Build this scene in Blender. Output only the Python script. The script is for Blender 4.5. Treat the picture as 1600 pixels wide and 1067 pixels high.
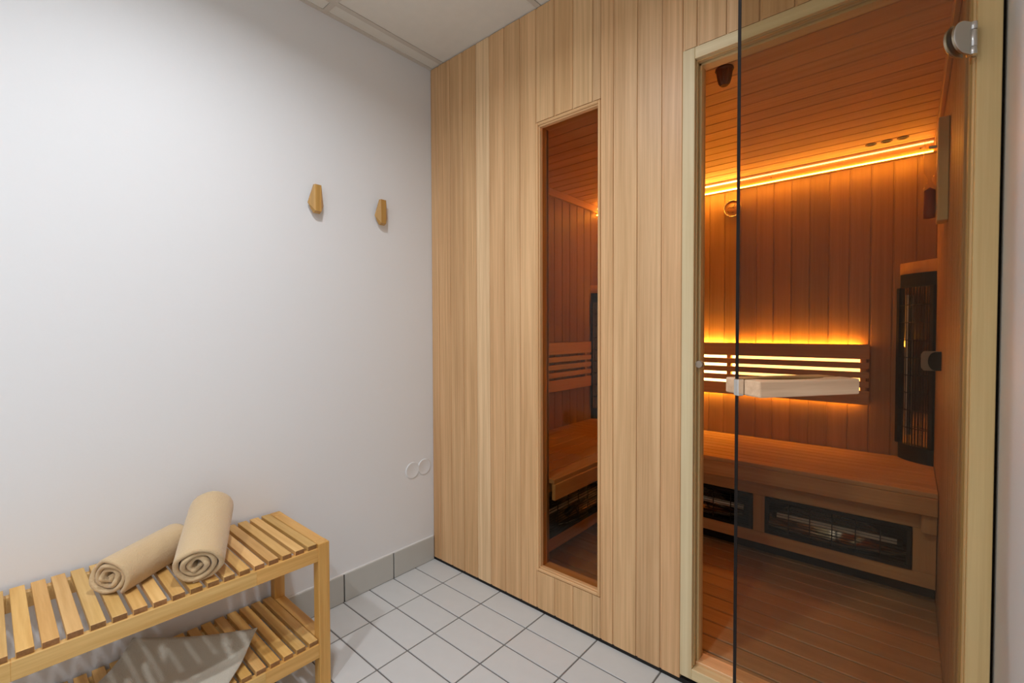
import bpy, bmesh, math, random
from mathutils import Matrix, Vector

# ------------------------------------------------------------------ scene
for o in list(bpy.data.objects):
    bpy.data.objects.remove(o)
SC = bpy.context.scene
COL = SC.collection
V = Vector
rng = random.Random(7)
W = {}                                   # world matrix of every object made here

# ------------------------------------------------------------------ camera
cd = bpy.data.cameras.new('camera')
cam = bpy.data.objects.new('camera', cd)
COL.objects.link(cam)
cd.sensor_fit = 'HORIZONTAL'
cd.sensor_width = 36.0
cd.lens = 715.813 * 36 / 1600
cd.clip_start = 0.02
cr = V((0.7555162, 0.65512166, -0.00330045))
cu = V((-0.01253678, 0.01949456, 0.99973136))
cf = V((-0.65501, 0.75527186, -0.02294157))
cam.matrix_world = Matrix(((cr.x, cu.x, -cf.x, 1.84071), (cr.y, cu.y, -cf.y, -1.49891),
                           (cr.z, cu.z, -cf.z, 1.17195), (0, 0, 0, 1)))
SC.camera = cam

# ------------------------------------------------------------------ world, exposure
wd = bpy.data.worlds.new('world')
SC.world = wd
wd.use_nodes = True
wd.node_tree.nodes['Background'].inputs[0].default_value = (0.5, 0.5, 0.5, 1)
wd.node_tree.nodes['Background'].inputs[1].default_value = 0.02
SC.view_settings.view_transform = 'Standard'
SC.view_settings.look = 'None'
SC.view_settings.gamma = 1.0
SC.view_settings.use_curve_mapping = False
SC.view_settings.exposure = 0.06

LAMP_COL = (0.925, 0.975, 1.04)
LAMPS = [  # x, y, watts of the ceiling downlights; the second is added fill
    (0.88, -1.10, 11.2),
    (1.25, -2.20, 15.5),  # fill lamp added behind the camera to lift the room
]
AMBER = (1.0, 0.45, 0.05)
HONEY = (1.0, 0.66, 0.26)
LED_TOP, LED_LOW, LED_BACK, LED_GLOW = 6.0, 58.0, 4.5, 80.0

# ------------------------------------------------------------------ materials
def newmat(name):
    m = bpy.data.materials.new(name)
    m.use_nodes = True
    nt = m.node_tree
    return m, nt, nt.nodes['Principled BSDF']

def N(nt, t, **kw):
    n = nt.nodes.new(t)
    for k, v in kw.items():
        setattr(n, k, v)
    return n

def plain(name, col, rough=0.5, metal=0.0, bump=0.0, bscale=200.0, var=0.0, spec=0.5):
    m, nt, b = newmat(name)
    b.inputs['Base Color'].default_value = (*col, 1)
    b.inputs['Roughness'].default_value = rough
    b.inputs['Metallic'].default_value = metal
    b.inputs['Specular IOR Level'].default_value = spec
    if bump or var:
        tc = N(nt, 'ShaderNodeTexCoord')
        no = N(nt, 'ShaderNodeTexNoise')
        no.inputs['Scale'].default_value = bscale
        no.inputs['Detail'].default_value = 4
        nt.links.new(tc.outputs['Object'], no.inputs['Vector'])
        if bump:
            bp = N(nt, 'ShaderNodeBump')
            bp.inputs['Strength'].default_value = bump
            bp.inputs['Distance'].default_value = 0.002
            nt.links.new(no.outputs['Fac'], bp.inputs['Height'])
            nt.links.new(bp.outputs['Normal'], b.inputs['Normal'])
        if var:
            n2 = N(nt, 'ShaderNodeTexNoise')
            n2.inputs['Scale'].default_value = bscale * 0.05
            nt.links.new(tc.outputs['Object'], n2.inputs['Vector'])
            mx = N(nt, 'ShaderNodeMix', data_type='RGBA')
            mx.inputs[6].default_value = (*[c * (1 - var) for c in col], 1)
            mx.inputs[7].default_value = (*[min(1, c * (1 + var)) for c in col], 1)
            nt.links.new(n2.outputs['Fac'], mx.inputs[0])
            nt.links.new(mx.outputs[2], b.inputs['Base Color'])
    return m

def wood(name, dark, light, rough=0.45, fine=110.0, stretch=0.02, bump=0.08, spec=0.4, knots=0.25):
    """straight-grained wood; grain runs along the object's local Z, tinted by the object colour"""
    m, nt, b = newmat(name)
    L = nt.links.new
    tc = N(nt, 'ShaderNodeTexCoord')
    oi = N(nt, 'ShaderNodeObjectInfo')
    mul = N(nt, 'ShaderNodeMath', operation='MULTIPLY')
    mul.inputs[1].default_value = 37.0
    L(oi.outputs['Random'], mul.inputs[0])
    cx = N(nt, 'ShaderNodeCombineXYZ')
    for i in range(3):
        L(mul.outputs[0], cx.inputs[i])
    add = N(nt, 'ShaderNodeVectorMath', operation='ADD')
    L(tc.outputs['Object'], add.inputs[0])
    L(cx.outputs[0], add.inputs[1])
    mp = N(nt, 'ShaderNodeMapping')
    mp.inputs['Scale'].default_value = (1, 1, stretch)
    L(add.outputs[0], mp.inputs[0])
    n1 = N(nt, 'ShaderNodeTexNoise')                 # fine grain lines
    n1.inputs['Scale'].default_value = fine
    n1.inputs['Detail'].default_value = 5
    n1.inputs['Roughness'].default_value = 0.6
    L(mp.outputs[0], n1.inputs['Vector'])
    n2 = N(nt, 'ShaderNodeTexNoise')                 # broad bands
    n2.inputs['Scale'].default_value = fine * 0.22
    n2.inputs['Detail'].default_value = 3
    n2.inputs['Distortion'].default_value = 0.4
    L(mp.outputs[0], n2.inputs['Vector'])
    mp2 = N(nt, 'ShaderNodeMapping')
    mp2.inputs['Scale'].default_value = (1, 1, 0.12)
    L(add.outputs[0], mp2.inputs[0])
    n3 = N(nt, 'ShaderNodeTexNoise')                 # slow clouding
    n3.inputs['Scale'].default_value = 9
    n3.inputs['Detail'].default_value = 3
    L(mp2.outputs[0], n3.inputs['Vector'])
    a1 = N(nt, 'ShaderNodeMath', operation='MULTIPLY_ADD')
    a1.inputs[1].default_value = 0.55
    L(n1.outputs['Fac'], a1.inputs[0])
    a2 = N(nt, 'ShaderNodeMath', operation='MULTIPLY')
    a2.inputs[1].default_value = 0.45
    L(n2.outputs['Fac'], a2.inputs[0])
    L(a2.outputs[0], a1.inputs[2])
    a3 = N(nt, 'ShaderNodeMath', operation='MULTIPLY_ADD')
    a3.inputs[1].default_value = knots
    L(n3.outputs['Fac'], a3.inputs[0])
    L(a1.outputs[0], a3.inputs[2])
    rp = N(nt, 'ShaderNodeMapRange')
    rp.inputs['From Min'].default_value = 0.37 + knots * 0.5
    rp.inputs['From Max'].default_value = 0.63 + knots * 0.5
    L(a3.outputs[0], rp.inputs['Value'])
    mx = N(nt, 'ShaderNodeMix', data_type='RGBA')
    mx.inputs[6].default_value = (*dark, 1)
    mx.inputs[7].default_value = (*light, 1)
    L(rp.outputs[0], mx.inputs[0])
    tint = N(nt, 'ShaderNodeMix', data_type='RGBA', blend_type='MULTIPLY')
    tint.inputs[0].default_value = 1.0
    L(mx.outputs[2], tint.inputs[6])
    L(oi.outputs['Color'], tint.inputs[7])
    L(tint.outputs[2], b.inputs['Base Color'])
    b.inputs['Roughness'].default_value = rough
    b.inputs['Specular IOR Level'].default_value = spec
    bp = N(nt, 'ShaderNodeBump')
    bp.inputs['Strength'].default_value = bump
    bp.inputs['Distance'].default_value = 0.001
    L(n1.outputs['Fac'], bp.inputs['Height'])
    L(bp.outputs['Normal'], b.inputs['Normal'])
    return m

def glass(name, tint):
    """one surface of a tinted sheet: tinted transmission plus Fresnel reflection"""
    m, nt, b = newmat(name)
    nt.nodes.remove(b)
    out = nt.nodes['Material Output']
    tr = N(nt, 'ShaderNodeBsdfTransparent')
    tr.inputs[0].default_value = (*tint, 1)
    gl = N(nt, 'ShaderNodeBsdfGlossy')
    gl.inputs['Roughness'].default_value = 0.0
    gl.inputs['Color'].default_value = (0.9, 0.9, 0.9, 1)
    lw = N(nt, 'ShaderNodeLayerWeight')
    lw.inputs['Blend'].default_value = 0.5
    pw = N(nt, 'ShaderNodeMath', operation='POWER')
    pw.inputs[1].default_value = 5.0
    nt.links.new(lw.outputs['Facing'], pw.inputs[0])
    fr = N(nt, 'ShaderNodeMath', operation='MULTIPLY_ADD')      # Schlick reflectance of a glass surface
    fr.inputs[1].default_value = 0.98
    fr.inputs[2].default_value = 0.017
    nt.links.new(pw.outputs[0], fr.inputs[0])
    mx = N(nt, 'ShaderNodeMixShader')
    nt.links.new(fr.outputs[0], mx.inputs[0])
    nt.links.new(tr.outputs[0], mx.inputs[1])
    nt.links.new(gl.outputs[0], mx.inputs[2])
    nt.links.new(mx.outputs[0], out.inputs[0])
    return m

def emit(name, col, s):
    m, nt, b = newmat(name)
    b.inputs['Base Color'].default_value = (0.8, 0.7, 0.5, 1)
    b.inputs['Emission Color'].default_value = (*col, 1)
    b.inputs['Emission Strength'].default_value = s
    return m

def cloth(name, col):
    m, nt, b = newmat(name)
    b.inputs['Base Color'].default_value = (*col, 1)
    b.inputs['Roughness'].default_value = 0.95
    b.inputs['Specular IOR Level'].default_value = 0.1
    b.inputs['Sheen Weight'].default_value = 0.35
    b.inputs['Sheen Roughness'].default_value = 0.5
    tc = N(nt, 'ShaderNodeTexCoord')
    no = N(nt, 'ShaderNodeTexNoise')
    no.inputs['Scale'].default_value = 260
    no.inputs['Detail'].default_value = 3
    nt.links.new(tc.outputs['Object'], no.inputs['Vector'])
    n2 = N(nt, 'ShaderNodeTexNoise')
    n2.inputs['Scale'].default_value = 28
    n2.inputs['Detail'].default_value = 2
    nt.links.new(tc.outputs['Object'], n2.inputs['Vector'])
    ad = N(nt, 'ShaderNodeMath', operation='MULTIPLY_ADD')
    ad.inputs[1].default_value = 2.0
    nt.links.new(n2.outputs['Fac'], ad.inputs[0])
    nt.links.new(no.outputs['Fac'], ad.inputs[2])
    bp = N(nt, 'ShaderNodeBump')
    bp.inputs['Strength'].default_value = 0.6
    bp.inputs['Distance'].default_value = 0.003
    nt.links.new(ad.outputs[0], bp.inputs['Height'])
    nt.links.new(bp.outputs['Normal'], b.inputs['Normal'])
    return m

M = dict(
    paint=plain('wall_paint', (0.82, 0.82, 0.82), 0.55, bump=0.10, bscale=160),
    cover=plain('painted_plastic', (0.80, 0.80, 0.80), 0.45),
    caulk=plain('white_caulk', (0.85, 0.84, 0.82), 0.4),
    acoustic=plain('acoustic_tile', (0.82, 0.78, 0.70), 0.9, bump=0.5, bscale=380, var=0.04),
    tee=plain('grid_metal', (0.66, 0.60, 0.52), 0.45),
    ftile=plain('floor_tile', (0.66, 0.665, 0.655), 0.42, bump=0.18, bscale=420, var=0.03),
    btile=plain('base_tile', (0.54, 0.53, 0.49), 0.4, bump=0.05, bscale=300, var=0.03),
    grout=plain('grout', (0.17, 0.155, 0.145), 0.9, bump=0.2, bscale=500),
    cedar=wood('cedar', (0.62, 0.355, 0.165), (0.84, 0.530, 0.275), 0.42),
    inner=wood('sauna_cedar', (0.50, 0.28, 0.12), (0.60, 0.36, 0.17), 0.5),
    pine=wood('pale_pine', (0.68, 0.51, 0.27), (0.82, 0.67, 0.41), 0.45, fine=60),
    birch=wood('honey_wood', (0.60, 0.325, 0.085), (0.80, 0.50, 0.175), 0.42, fine=70, stretch=0.05),
    ash=wood('ash_handle', (0.60, 0.375, 0.225), (0.78, 0.54, 0.35), 0.5, fine=70, stretch=0.05),
    endgrain=wood('end_grain', (0.22, 0.10, 0.03), (0.34, 0.165, 0.055), 0.6, fine=200, stretch=1.0),
    oak=wood('hook_wood', (0.42, 0.22, 0.055), (0.60, 0.34, 0.10), 0.42, fine=90),
    core=plain('wall_core', (0.025, 0.017, 0.012), 0.9),
    dark=plain('dark_gap', (0.012, 0.010, 0.009), 0.8),
    glass=glass('bronze_glass', (0.77, 0.715, 0.61)),
    gedge=plain('glass_edge', (0.012, 0.009, 0.008), 0.6, spec=0.15),
    steel=plain('brushed_steel', (0.78, 0.77, 0.75), 0.25, 1.0),
    satin=plain('satin_knob', (0.38, 0.30, 0.23), 0.5, 0.0),
    black=plain('black_metal', (0.012, 0.010, 0.009), 0.6, spec=0.2),
    reflector=plain('reflector', (0.42, 0.39, 0.35), 0.10, 1.0),
    ceramic=plain('ceramic_rod', (0.80, 0.78, 0.72), 0.4),
    towel=cloth('towel_cloth', (0.64, 0.46, 0.26)),
    linen=cloth('linen', (0.56, 0.52, 0.43)),
    led_top=emit('led_ceiling', HONEY, LED_TOP),
    led_low=emit('led_ceiling_lower', AMBER, LED_LOW),
    led_back=emit('led_backrest', HONEY, LED_BACK),
    led_under=emit('led_underglow', AMBER, 24.0),
    led_glow=emit('led_glow', AMBER, LED_GLOW),
    dial=plain('dial_face', (0.42, 0.20, 0.10), 0.4),
    ink=plain('ink', (0.03, 0.015, 0.01), 0.6),
    sand=plain('red_sand', (0.30, 0.05, 0.02), 0.7),
    tube=glass('clear_tube', (0.93, 0.93, 0.92)),
    brownp=plain('brown_fixture', (0.12, 0.045, 0.018), 0.5),
    greyp=plain('grey_plastic', (0.26, 0.22, 0.18), 0.5),
    bulb=emit('lamp_disc', LAMP_COL, 6.0),
    white=plain('white_metal', (0.8, 0.8, 0.8), 0.4),
)

# ------------------------------------------------------------------ object helpers
def tag(o, label=None, cat=None, group=None, kind=None):
    if label: o['label'] = label
    if cat: o['category'] = cat
    if group: o['group'] = group
    if kind: o['kind'] = kind
    return o

def link(name, me, mat, parent=None, mw=None, tint=None, smooth=False):
    o = bpy.data.objects.new(name, me)
    COL.objects.link(o)
    if me is not None and mat is not None and not me.materials:
        me.materials.append(M[mat] if isinstance(mat, str) else mat)
    mw = mw or Matrix.Identity(4)
    W[o] = mw
    if parent is not None:
        o.parent = parent
        o.matrix_basis = W[parent].inverted() @ mw
    else:
        o.matrix_basis = mw
    if tint: o.color = (*tint, 1)
    if smooth:
        for p in me.polygons: p.use_smooth = True
    return o

def thing(name, loc=(0, 0, 0), label=None, cat=None, group=None, kind=None, rot=None):
    mw = Matrix.Translation(loc)
    if rot is not None: mw = mw @ rot
    return tag(link(name, None, None, None, mw), label, cat, group, kind)

def mesh_bm(bm, name='m'):
    bmesh.ops.recalc_face_normals(bm, faces=bm.faces)
    me = bpy.data.meshes.new(name)
    bm.to_mesh(me)
    bm.free()
    return me

def bm_box(bm, lo, hi):
    vs = [bm.verts.new((x, y, z)) for x in (lo[0], hi[0]) for y in (lo[1], hi[1]) for z in (lo[2], hi[2])]
    for f in ((0, 1, 3, 2), (4, 6, 7, 5), (0, 4, 5, 1), (2, 3, 7, 6), (0, 2, 6, 4), (1, 5, 7, 3)):
        bm.faces.new([vs[i] for i in f])
    return vs

def box_mesh(w, t, l, bev=0.0, seg=1):
    bm = bmesh.new()
    bm_box(bm, (-w / 2, -t / 2, 0), (w / 2, t / 2, l))
    if bev:
        bmesh.ops.recalc_face_normals(bm, faces=bm.faces)
        bmesh.ops.bevel(bm, geom=list(bm.edges), offset=bev, segments=seg, affect='EDGES', profile=0.5)
    return mesh_bm(bm)

def frame(origin, y, z):
    z = V(z).normalized()
    y = V(y)
    y = (y - z * y.dot(z)).normalized()
    x = y.cross(z)
    return Matrix(((x.x, y.x, z.x, origin[0]), (x.y, y.y, z.y, origin[1]), (x.z, y.z, z.z, origin[2]), (0, 0, 0, 1)))

def bar(name, p0, p1, w, t, mat, parent, up=(0, 0, 1), bev=0.0015, tint=None, seg=1, base=None):
    """box from p0 to p1: t is its size along 'up', w across; grain along its length"""
    p0, p1 = V(p0), V(p1)
    d = p1 - p0
    if abs(d.normalized().dot(V(up))) > 0.95: up = (0, 1, 0)
    mw = frame(p0, up, d)
    if base is not None: mw = base @ mw
    return link(name, box_mesh(w, t, d.length, bev, seg), mat, parent, mw, tint)

def box(name, lo, hi, mat, parent=None, bev=0.0015, tint=None, base=None, seg=1):
    s = [hi[i] - lo[i] for i in range(3)]
    a = s.index(max(s))
    c = [(lo[i] + hi[i]) / 2 for i in range(3)]
    p0, p1 = list(c), list(c)
    p0[a], p1[a] = lo[a], hi[a]
    up_i = (a + 1) % 3
    up = [0, 0, 0]; up[up_i] = 1
    w_i = 3 - a - up_i
    return bar(name, p0, p1, s[w_i], s[up_i], mat, parent, up, min(bev, 0.45 * min(s)), tint, seg, base)

def boards_mesh(wd_, t, l):
    """cladding board: recessed tongue on one side, chamfered face edges; face at y=0, into the wall +y"""
    prof = [(0, 0.0030), (0.0055, 0.0030), (0.0057, 0.0016), (0.0075, 0.0), (wd_ - 0.0026, 0.0),
            (wd_ - 0.0008, 0.0018), (wd_ - 0.0005, t), (0, t)]
    bm = bmesh.new()
    a = [bm.verts.new((x, y, 0)) for x, y in prof]
    b = [bm.verts.new((x, y, l)) for x, y in prof]
    n = len(prof)
    for i in range(n):
        j = (i + 1) % n
        bm.faces.new((a[i], a[j], b[j], b[i]))
    bm.faces.new(a[::-1])
    bm.faces.new(b)
    return mesh_bm(bm)

_bcache = {}
def board(name, origin, into, along, wd_, l, mat, parent, tint=None, t=0.015):
    k = (round(wd_, 4), round(l, 4), t, mat)
    if k not in _bcache: _bcache[k] = boards_mesh(wd_, t, l)
    return link(name, _bcache[k], mat, parent, frame(origin, into, along), tint)

def rtint(v=0.10, h=0.04, r=rng, m=1.0):
    k = m * (1 + r.uniform(-v, v))
    return (k * (1 + r.uniform(-h, h) * 0.4), k, k * (1 - r.uniform(-h, h)))

def cyl(name, p0, p1, r, mat, parent, seg=24, r2=None, bev=0.0, smooth=True, base=None, up=(0.3, 0.2, 1)):
    p0, p1 = V(p0), V(p1)
    d = p1 - p0
    bm = bmesh.new()
    l = d.length
    r2 = r if r2 is None else r2
    rows = [(r, 0), (r2, l)] if not bev else [(r - bev, 0), (r, bev), (r2, l - bev), (r2 - bev, l)]
    rings = []
    for rr, z in rows:
        rings.append([bm.verts.new((rr * math.cos(2 * math.pi * i / seg), rr * math.sin(2 * math.pi * i / seg), z)) for i in range(seg)])
    for k in range(len(rings) - 1):
        for i in range(seg):
            j = (i + 1) % seg
            f = bm.faces.new((rings[k][i], rings[k][j], rings[k + 1][j], rings[k + 1][i]))
            f.smooth = smooth
    bm.faces.new(rings[0][::-1])
    bm.faces.new(rings[-1])
    u = up if abs(d.normalized().dot(V(up).normalized())) < 0.95 else (1, 0, 0)
    mw = frame(p0, u, d)
    if base is not None: mw = base @ mw
    return link(name, mesh_bm(bm), mat, parent, mw)

def lathe(name, prof, mat, parent, mw, seg=32, smooth=True):
    """prof: (radius, z) list revolved about local z"""
    bm = bmesh.new()
    rings = []
    for r, z in prof:
        if r < 1e-6:
            rings.append([bm.verts.new((0, 0, z))])
        else:
            rings.append([bm.verts.new((r * math.cos(2 * math.pi * i / seg), r * math.sin(2 * math.pi * i / seg), z)) for i in range(seg)])
    for A, B in zip(rings, rings[1:]):
        for i in range(seg):
            j = (i + 1) % seg
            vs = [A[i % len(A)], A[j % len(A)], B[j % len(B)], B[i % len(B)]]
            vs = list(dict.fromkeys(vs))
            if len(vs) >= 3:
                f = bm.faces.new(vs)
                f.smooth = smooth
    return link(name, mesh_bm(bm), mat, parent, mw)

def prism(name, pts, z0, z1, mat, parent, mw, bev=0.0, tint=None, seg=1):
    bm = bmesh.new()
    a = [bm.verts.new((x, y, z0)) for x, y in pts]
    b = [bm.verts.new((x, y, z1)) for x, y in pts]
    n = len(pts)
    for i in range(n):
        j = (i + 1) % n
        bm.faces.new((a[i], a[j], b[j], b[i]))
    bm.faces.new(a[::-1])
    bm.faces.new(b)
    if bev:
        bmesh.ops.recalc_face_normals(bm, faces=bm.faces)
        bmesh.ops.bevel(bm, geom=list(bm.edges), offset=bev, segments=seg, affect='EDGES', profile=0.5)
    return link(name, mesh_bm(bm), mat, parent, mw, tint)

# ------------------------------------------------------------------ dimensions
H = 2.484                 # ceiling height
XR = 1.997                # right wall
YB = -3.05                # wall behind the camera
TH = 0.075                # thickness of the sauna front
IL, IR, ID, IC, IF = 0.110, 1.935, 1.490, 2.070, 0.060   # sauna inside: left, right, depth, ceiling, floor
DX0, DX1 = 1.276, 1.991   # outer edges of door frame
DZ0, DZ1 = 0.028, 2.072
OX0, OX1, OZ0, OZ1 = 1.316, 1.949, 0.068, 2.034   # door opening
WX0, WX1, WZ0, WZ1 = 0.672, 0.975, 0.169, 2.023

# ------------------------------------------------------------------ room shell
def slab(name, lo, hi, mat, label, cat):
    return tag(box(name, lo, hi, mat, None, 0), label, cat, None, 'structure')

fl = slab('floor', (-0.12, YB - 0.12, -0.10), (XR + 0.12, TH, -0.003), 'grout', 'pale grey ceramic tile floor with dark grout lines', 'floor')
slab('wall_left', (-0.12, YB - 0.12, -0.003), (0, TH, H + 0.1), 'paint', 'plain white painted wall behind the slatted bench', 'wall')
slab('wall_right', (XR, YB - 0.12, -0.003), (XR + 0.12, 0.35, H + 0.1), 'paint', 'narrow white painted wall right next to the sauna door frame', 'wall')
slab('wall_back', (0, YB - 0.12, -0.003), (XR, YB, H + 0.1), 'paint', 'white painted wall opposite the wooden sauna front', 'wall')
ce = slab('ceiling', (0, YB, H + 0.018), (XR, TH, H + 0.1), 'tee', 'suspended ceiling of off-white acoustic tiles in a metal grid', 'ceiling')

# floor tiles
tx, ty, gx = 0.2493, 0.1273, 0.0055
xs = [0.2127 + tx * i for i in range(-1, 9)]
ys = [-0.1193 - ty * j for j in range(-1, 25)]
_tm = {}
for i in range(len(xs) - 1):
    for j in range(len(ys) - 1):
        x0, x1 = max(xs[i], 0.002) + gx / 2, min(xs[i + 1], XR) - gx / 2
        y1, y0 = min(ys[j], 0.0) - gx / 2, max(ys[j + 1], YB) + gx / 2
        if j == 0: y1 = 0.002
        if x1 - x0 < 0.01 or y1 - y0 < 0.01: continue
        k = (round(x1 - x0, 4), round(y1 - y0, 4))
        if k not in _tm:
            bm = bmesh.new()
            bm_box(bm, (-k[0] / 2, -k[1] / 2, -0.006), (k[0] / 2, k[1] / 2, 0))
            bmesh.ops.recalc_face_normals(bm, faces=bm.faces)
            bmesh.ops.bevel(bm, geom=[e for e in bm.edges if all(v.co.z > -0.001 for v in e.verts)], offset=0.0012, segments=1, affect='EDGES')
            _tm[k] = mesh_bm(bm)
        link('tile', _tm[k], 'ftile', fl, Matrix.Translation(((x0 + x1) / 2, (y0 + y1) / 2, 0)))

# skirting tiles on both side walls
for side in ('left', 'right'):
    X0, X1 = (0.0, 0.009) if side == 'left' else (XR - 0.009, XR)
    b = tag(box('baseboard_' + side, (X0 if side == 'left' else XR - 0.004, YB, 0), (X0 + 0.004, 0.0, 0.119) if side == 'left' else (XR, 0.0, 0.119), 'core', None, 0),
            'grey ceramic tile skirting along the foot of the %s' % ('white wall behind the bench' if side == 'left' else 'wall next to the door frame'), 'baseboard', None, 'structure')
    y = -0.2455
    edges = [0.0] + [y - 0.2518 * k for k in range(12)]
    edges = [e for e in edges if e > YB] + [YB]
    for a_, c_ in zip(edges, edges[1:]):
        if a_ - c_ < 0.03: continue
        box('tile', (X0, c_ + 0.0028, 0.0015), (X1, a_ - 0.0028, 0.121), 'btile', b, 0.0015)
    box('caulk_line', (X0, YB, 0.120), (X0 + 0.006, -0.002, 0.1255) if side == 'left' else (XR, -0.002, 0.1255), 'caulk', b, 0.001)

# ceiling tiles and grid
gxs = [0.0, 0.0875, 0.6875, 1.2875, 1.8875, XR]
gys = [0.0, -0.555, -1.155, -1.755, -2.355, -2.955, YB]
for i in range(5):
    for j in range(6):
        box('ceiling_tile', (gxs[i] + (0.012 if i else 0), gys[j + 1] + 0.012, H + 0.003),
            (gxs[i + 1] - (0.012 if i < 4 else 0), gys[j] - (0.012 if j else -0.02), H + 0.018), 'acoustic', ce, 0.001)
for x in gxs[1:5]:
    box('grid_tee', (x - 0.0115, YB, H), (x + 0.0115, 0.0, H + 0.004), 'tee', ce, 0.0006)
for y in gys[1:6]:
    for i in range(5):
        box('grid_cross_tee', (gxs[i] + (0.0115 if i else 0), y - 0.0115, H), (gxs[i + 1] - (0.0115 if i < 4 else 0), y + 0.0115, H + 0.004), 'tee', ce, 0.0006)
box('wall_angle', (0, YB, H - 0.001), (0.019, 0.0, H + 0.004), 'tee', ce, 0.0006)
box('wall_angle', (XR - 0.019, YB, H - 0.001), (XR, 0.0, H + 0.004), 'tee', ce, 0.0006)

# ceiling downlights (out of the picture, above the camera's place; the second is fill added behind it)
for x, y, w in LAMPS:
    d = thing('ceiling_downlight', (x, y, H), 'round white recessed downlight in the ceiling %s' % ('between the bench and the sauna door' if y > -2 else 'added as unseen room fill near the wall opposite the sauna'), 'lamp')
    mw = Matrix.Translation((x, y, H - 0.004))
    lathe('trim_ring', [(0.072, 0.004), (0.075, 0.0), (0.070, -0.004), (0.058, -0.002), (0.056, 0.003)], 'white', d, mw)
    lathe('lamp_disc', [(0.0, 0.001), (0.056, 0.001)], 'bulb', d, mw)
    ld = bpy.data.lights.new('downlight', 'AREA')
    ld.shape = 'DISK'
    ld.size = 0.11
    ld.spread = math.radians(160)
    ld.energy = w
    ld.color = LAMP_COL
    lo = bpy.data.objects.new('downlight', ld)
    COL.objects.link(lo)
    lo.parent = d
    lo.matrix_basis = Matrix.Translation((0, 0, -0.009))

# ------------------------------------------------------------------ sauna front wall (cladding outside)
ws = thing('wall_sauna', (0, 0, 0), 'sauna front clad in vertical tongue and groove cedar boards', 'wall', None, 'structure')
def core(lo, hi): box('wall_core', lo, hi, 'core', ws, 0)
cy0, cy1 = 0.0152, TH - 0.0152
core((0, cy0, 0.01), (WX0 + 0.002, cy1, H)); core((WX1 - 0.002, cy0, 0.01), (DX0 + 0.004, cy1, H))
core((WX0 + 0.002, cy0, 0.01), (WX1 - 0.002, cy1, WZ0 + 0.002)); core((WX0 + 0.002, cy0, WZ1 - 0.002), (WX1 - 0.002, cy1, H))
core((DX0 + 0.004, cy0, DZ1 - 0.004), (XR, cy1, H)); core((DX0 + 0.004, 0.02, 0.0), (XR, cy1, DZ0 + 0.002))
core((DX1 + 0.001, 0.028, 0.0), (XR, cy1, DZ1))
box('shade_strip', (0, 0.003, -0.001), (DX1, 0.0150, 0.0128), 'dark', ws, 0)  # near-black strip added for the shade in the gap below the boards

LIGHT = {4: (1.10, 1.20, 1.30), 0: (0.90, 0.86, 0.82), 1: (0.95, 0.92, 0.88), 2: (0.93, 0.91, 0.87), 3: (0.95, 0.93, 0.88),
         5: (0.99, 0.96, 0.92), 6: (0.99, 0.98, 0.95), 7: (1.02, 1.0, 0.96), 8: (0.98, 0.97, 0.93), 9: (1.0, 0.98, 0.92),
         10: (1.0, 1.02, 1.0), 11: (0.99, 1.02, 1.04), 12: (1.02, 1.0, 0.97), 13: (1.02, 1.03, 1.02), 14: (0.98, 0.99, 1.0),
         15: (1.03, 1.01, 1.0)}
ex = [0.001, 0.056, 0.1445, 0.2335, 0.3220, 0.4090, 0.4980, 0.5870, 0.6735, 0.7650, 0.8520, 0.9400, WX1, 1.0270, 1.1190, 1.2070, DX0,
      1.3210, 1.4090, 1.5000, 1.5880, 1.6760, 1.7640, 1.8520, 1.9400, XR - 0.001]
bi = 0
for i in range(len(ex) - 1):
    x0, x1 = ex[i], ex[i + 1]
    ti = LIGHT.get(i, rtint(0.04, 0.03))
    if x0 >= DX0 - 0.001: spans = [(DZ1 + 0.0015, H - 0.001)]
    elif x0 > WX0 - 0.01 and x1 <= WX1 + 0.001: spans = [(0.013, WZ0 - 0.0012), (WZ1 + 0.0012, H - 0.001)]
    else: spans = [(0.013, H - 0.001)]
    for z0, z1 in spans:
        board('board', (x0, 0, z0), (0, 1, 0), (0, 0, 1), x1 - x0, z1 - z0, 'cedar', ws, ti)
# lining of the same wall inside the sauna
def lining(x0, x1, z0, z1):
    n = max(1, round((x1 - x0) / 0.088))
    wv = (x1 - x0) / n
    for k in range(n):
        board('lining_board', (x1 - k * wv, TH, z0), (0, -1, 0), (0, 0, 1), wv, z1 - z0, 'inner', ws, rtint())
lining(IL, 0.684, IF, IC); lining(0.684, 0.963, IF, 0.181); lining(0.684, 0.963, 2.011, IC)
lining(0.963, 1.325, IF, IC); lining(1.325, IR, OZ1, IC)

# ------------------------------------------------------------------ window in the sauna front
w1 = thing('window_1', ((WX0 + WX1) / 2, 0.02, WZ0), 'tall narrow bronze glass window with cedar frame in the sauna front', 'window', None, 'structure')
lip, yl, yg = 0.012, -0.0015, 0.026
def wframe(name, p, q, vert):
    (x0, z0), (x1, z1) = p, q
    box(name, (x0, yl, z0), (x1, TH + 0.001, z1), 'cedar', w1, 0.0022, (1.03, 1.0, 0.93))
wframe('frame_side', (WX0 + 0.001, WZ0 + 0.001), (WX0 + lip, WZ1 - 0.001), 1)
wframe('frame_side', (WX1 - lip, WZ0 + 0.001), (WX1 - 0.001, WZ1 - 0.001), 1)
wframe('frame_head', (WX0 + lip, WZ1 - lip - 0.001), (WX1 - lip, WZ1 - 0.001), 0)
wframe('frame_sill', (WX0 + lip, WZ0 + 0.001), (WX1 - lip, WZ0 + lip + 0.001), 0)
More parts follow.
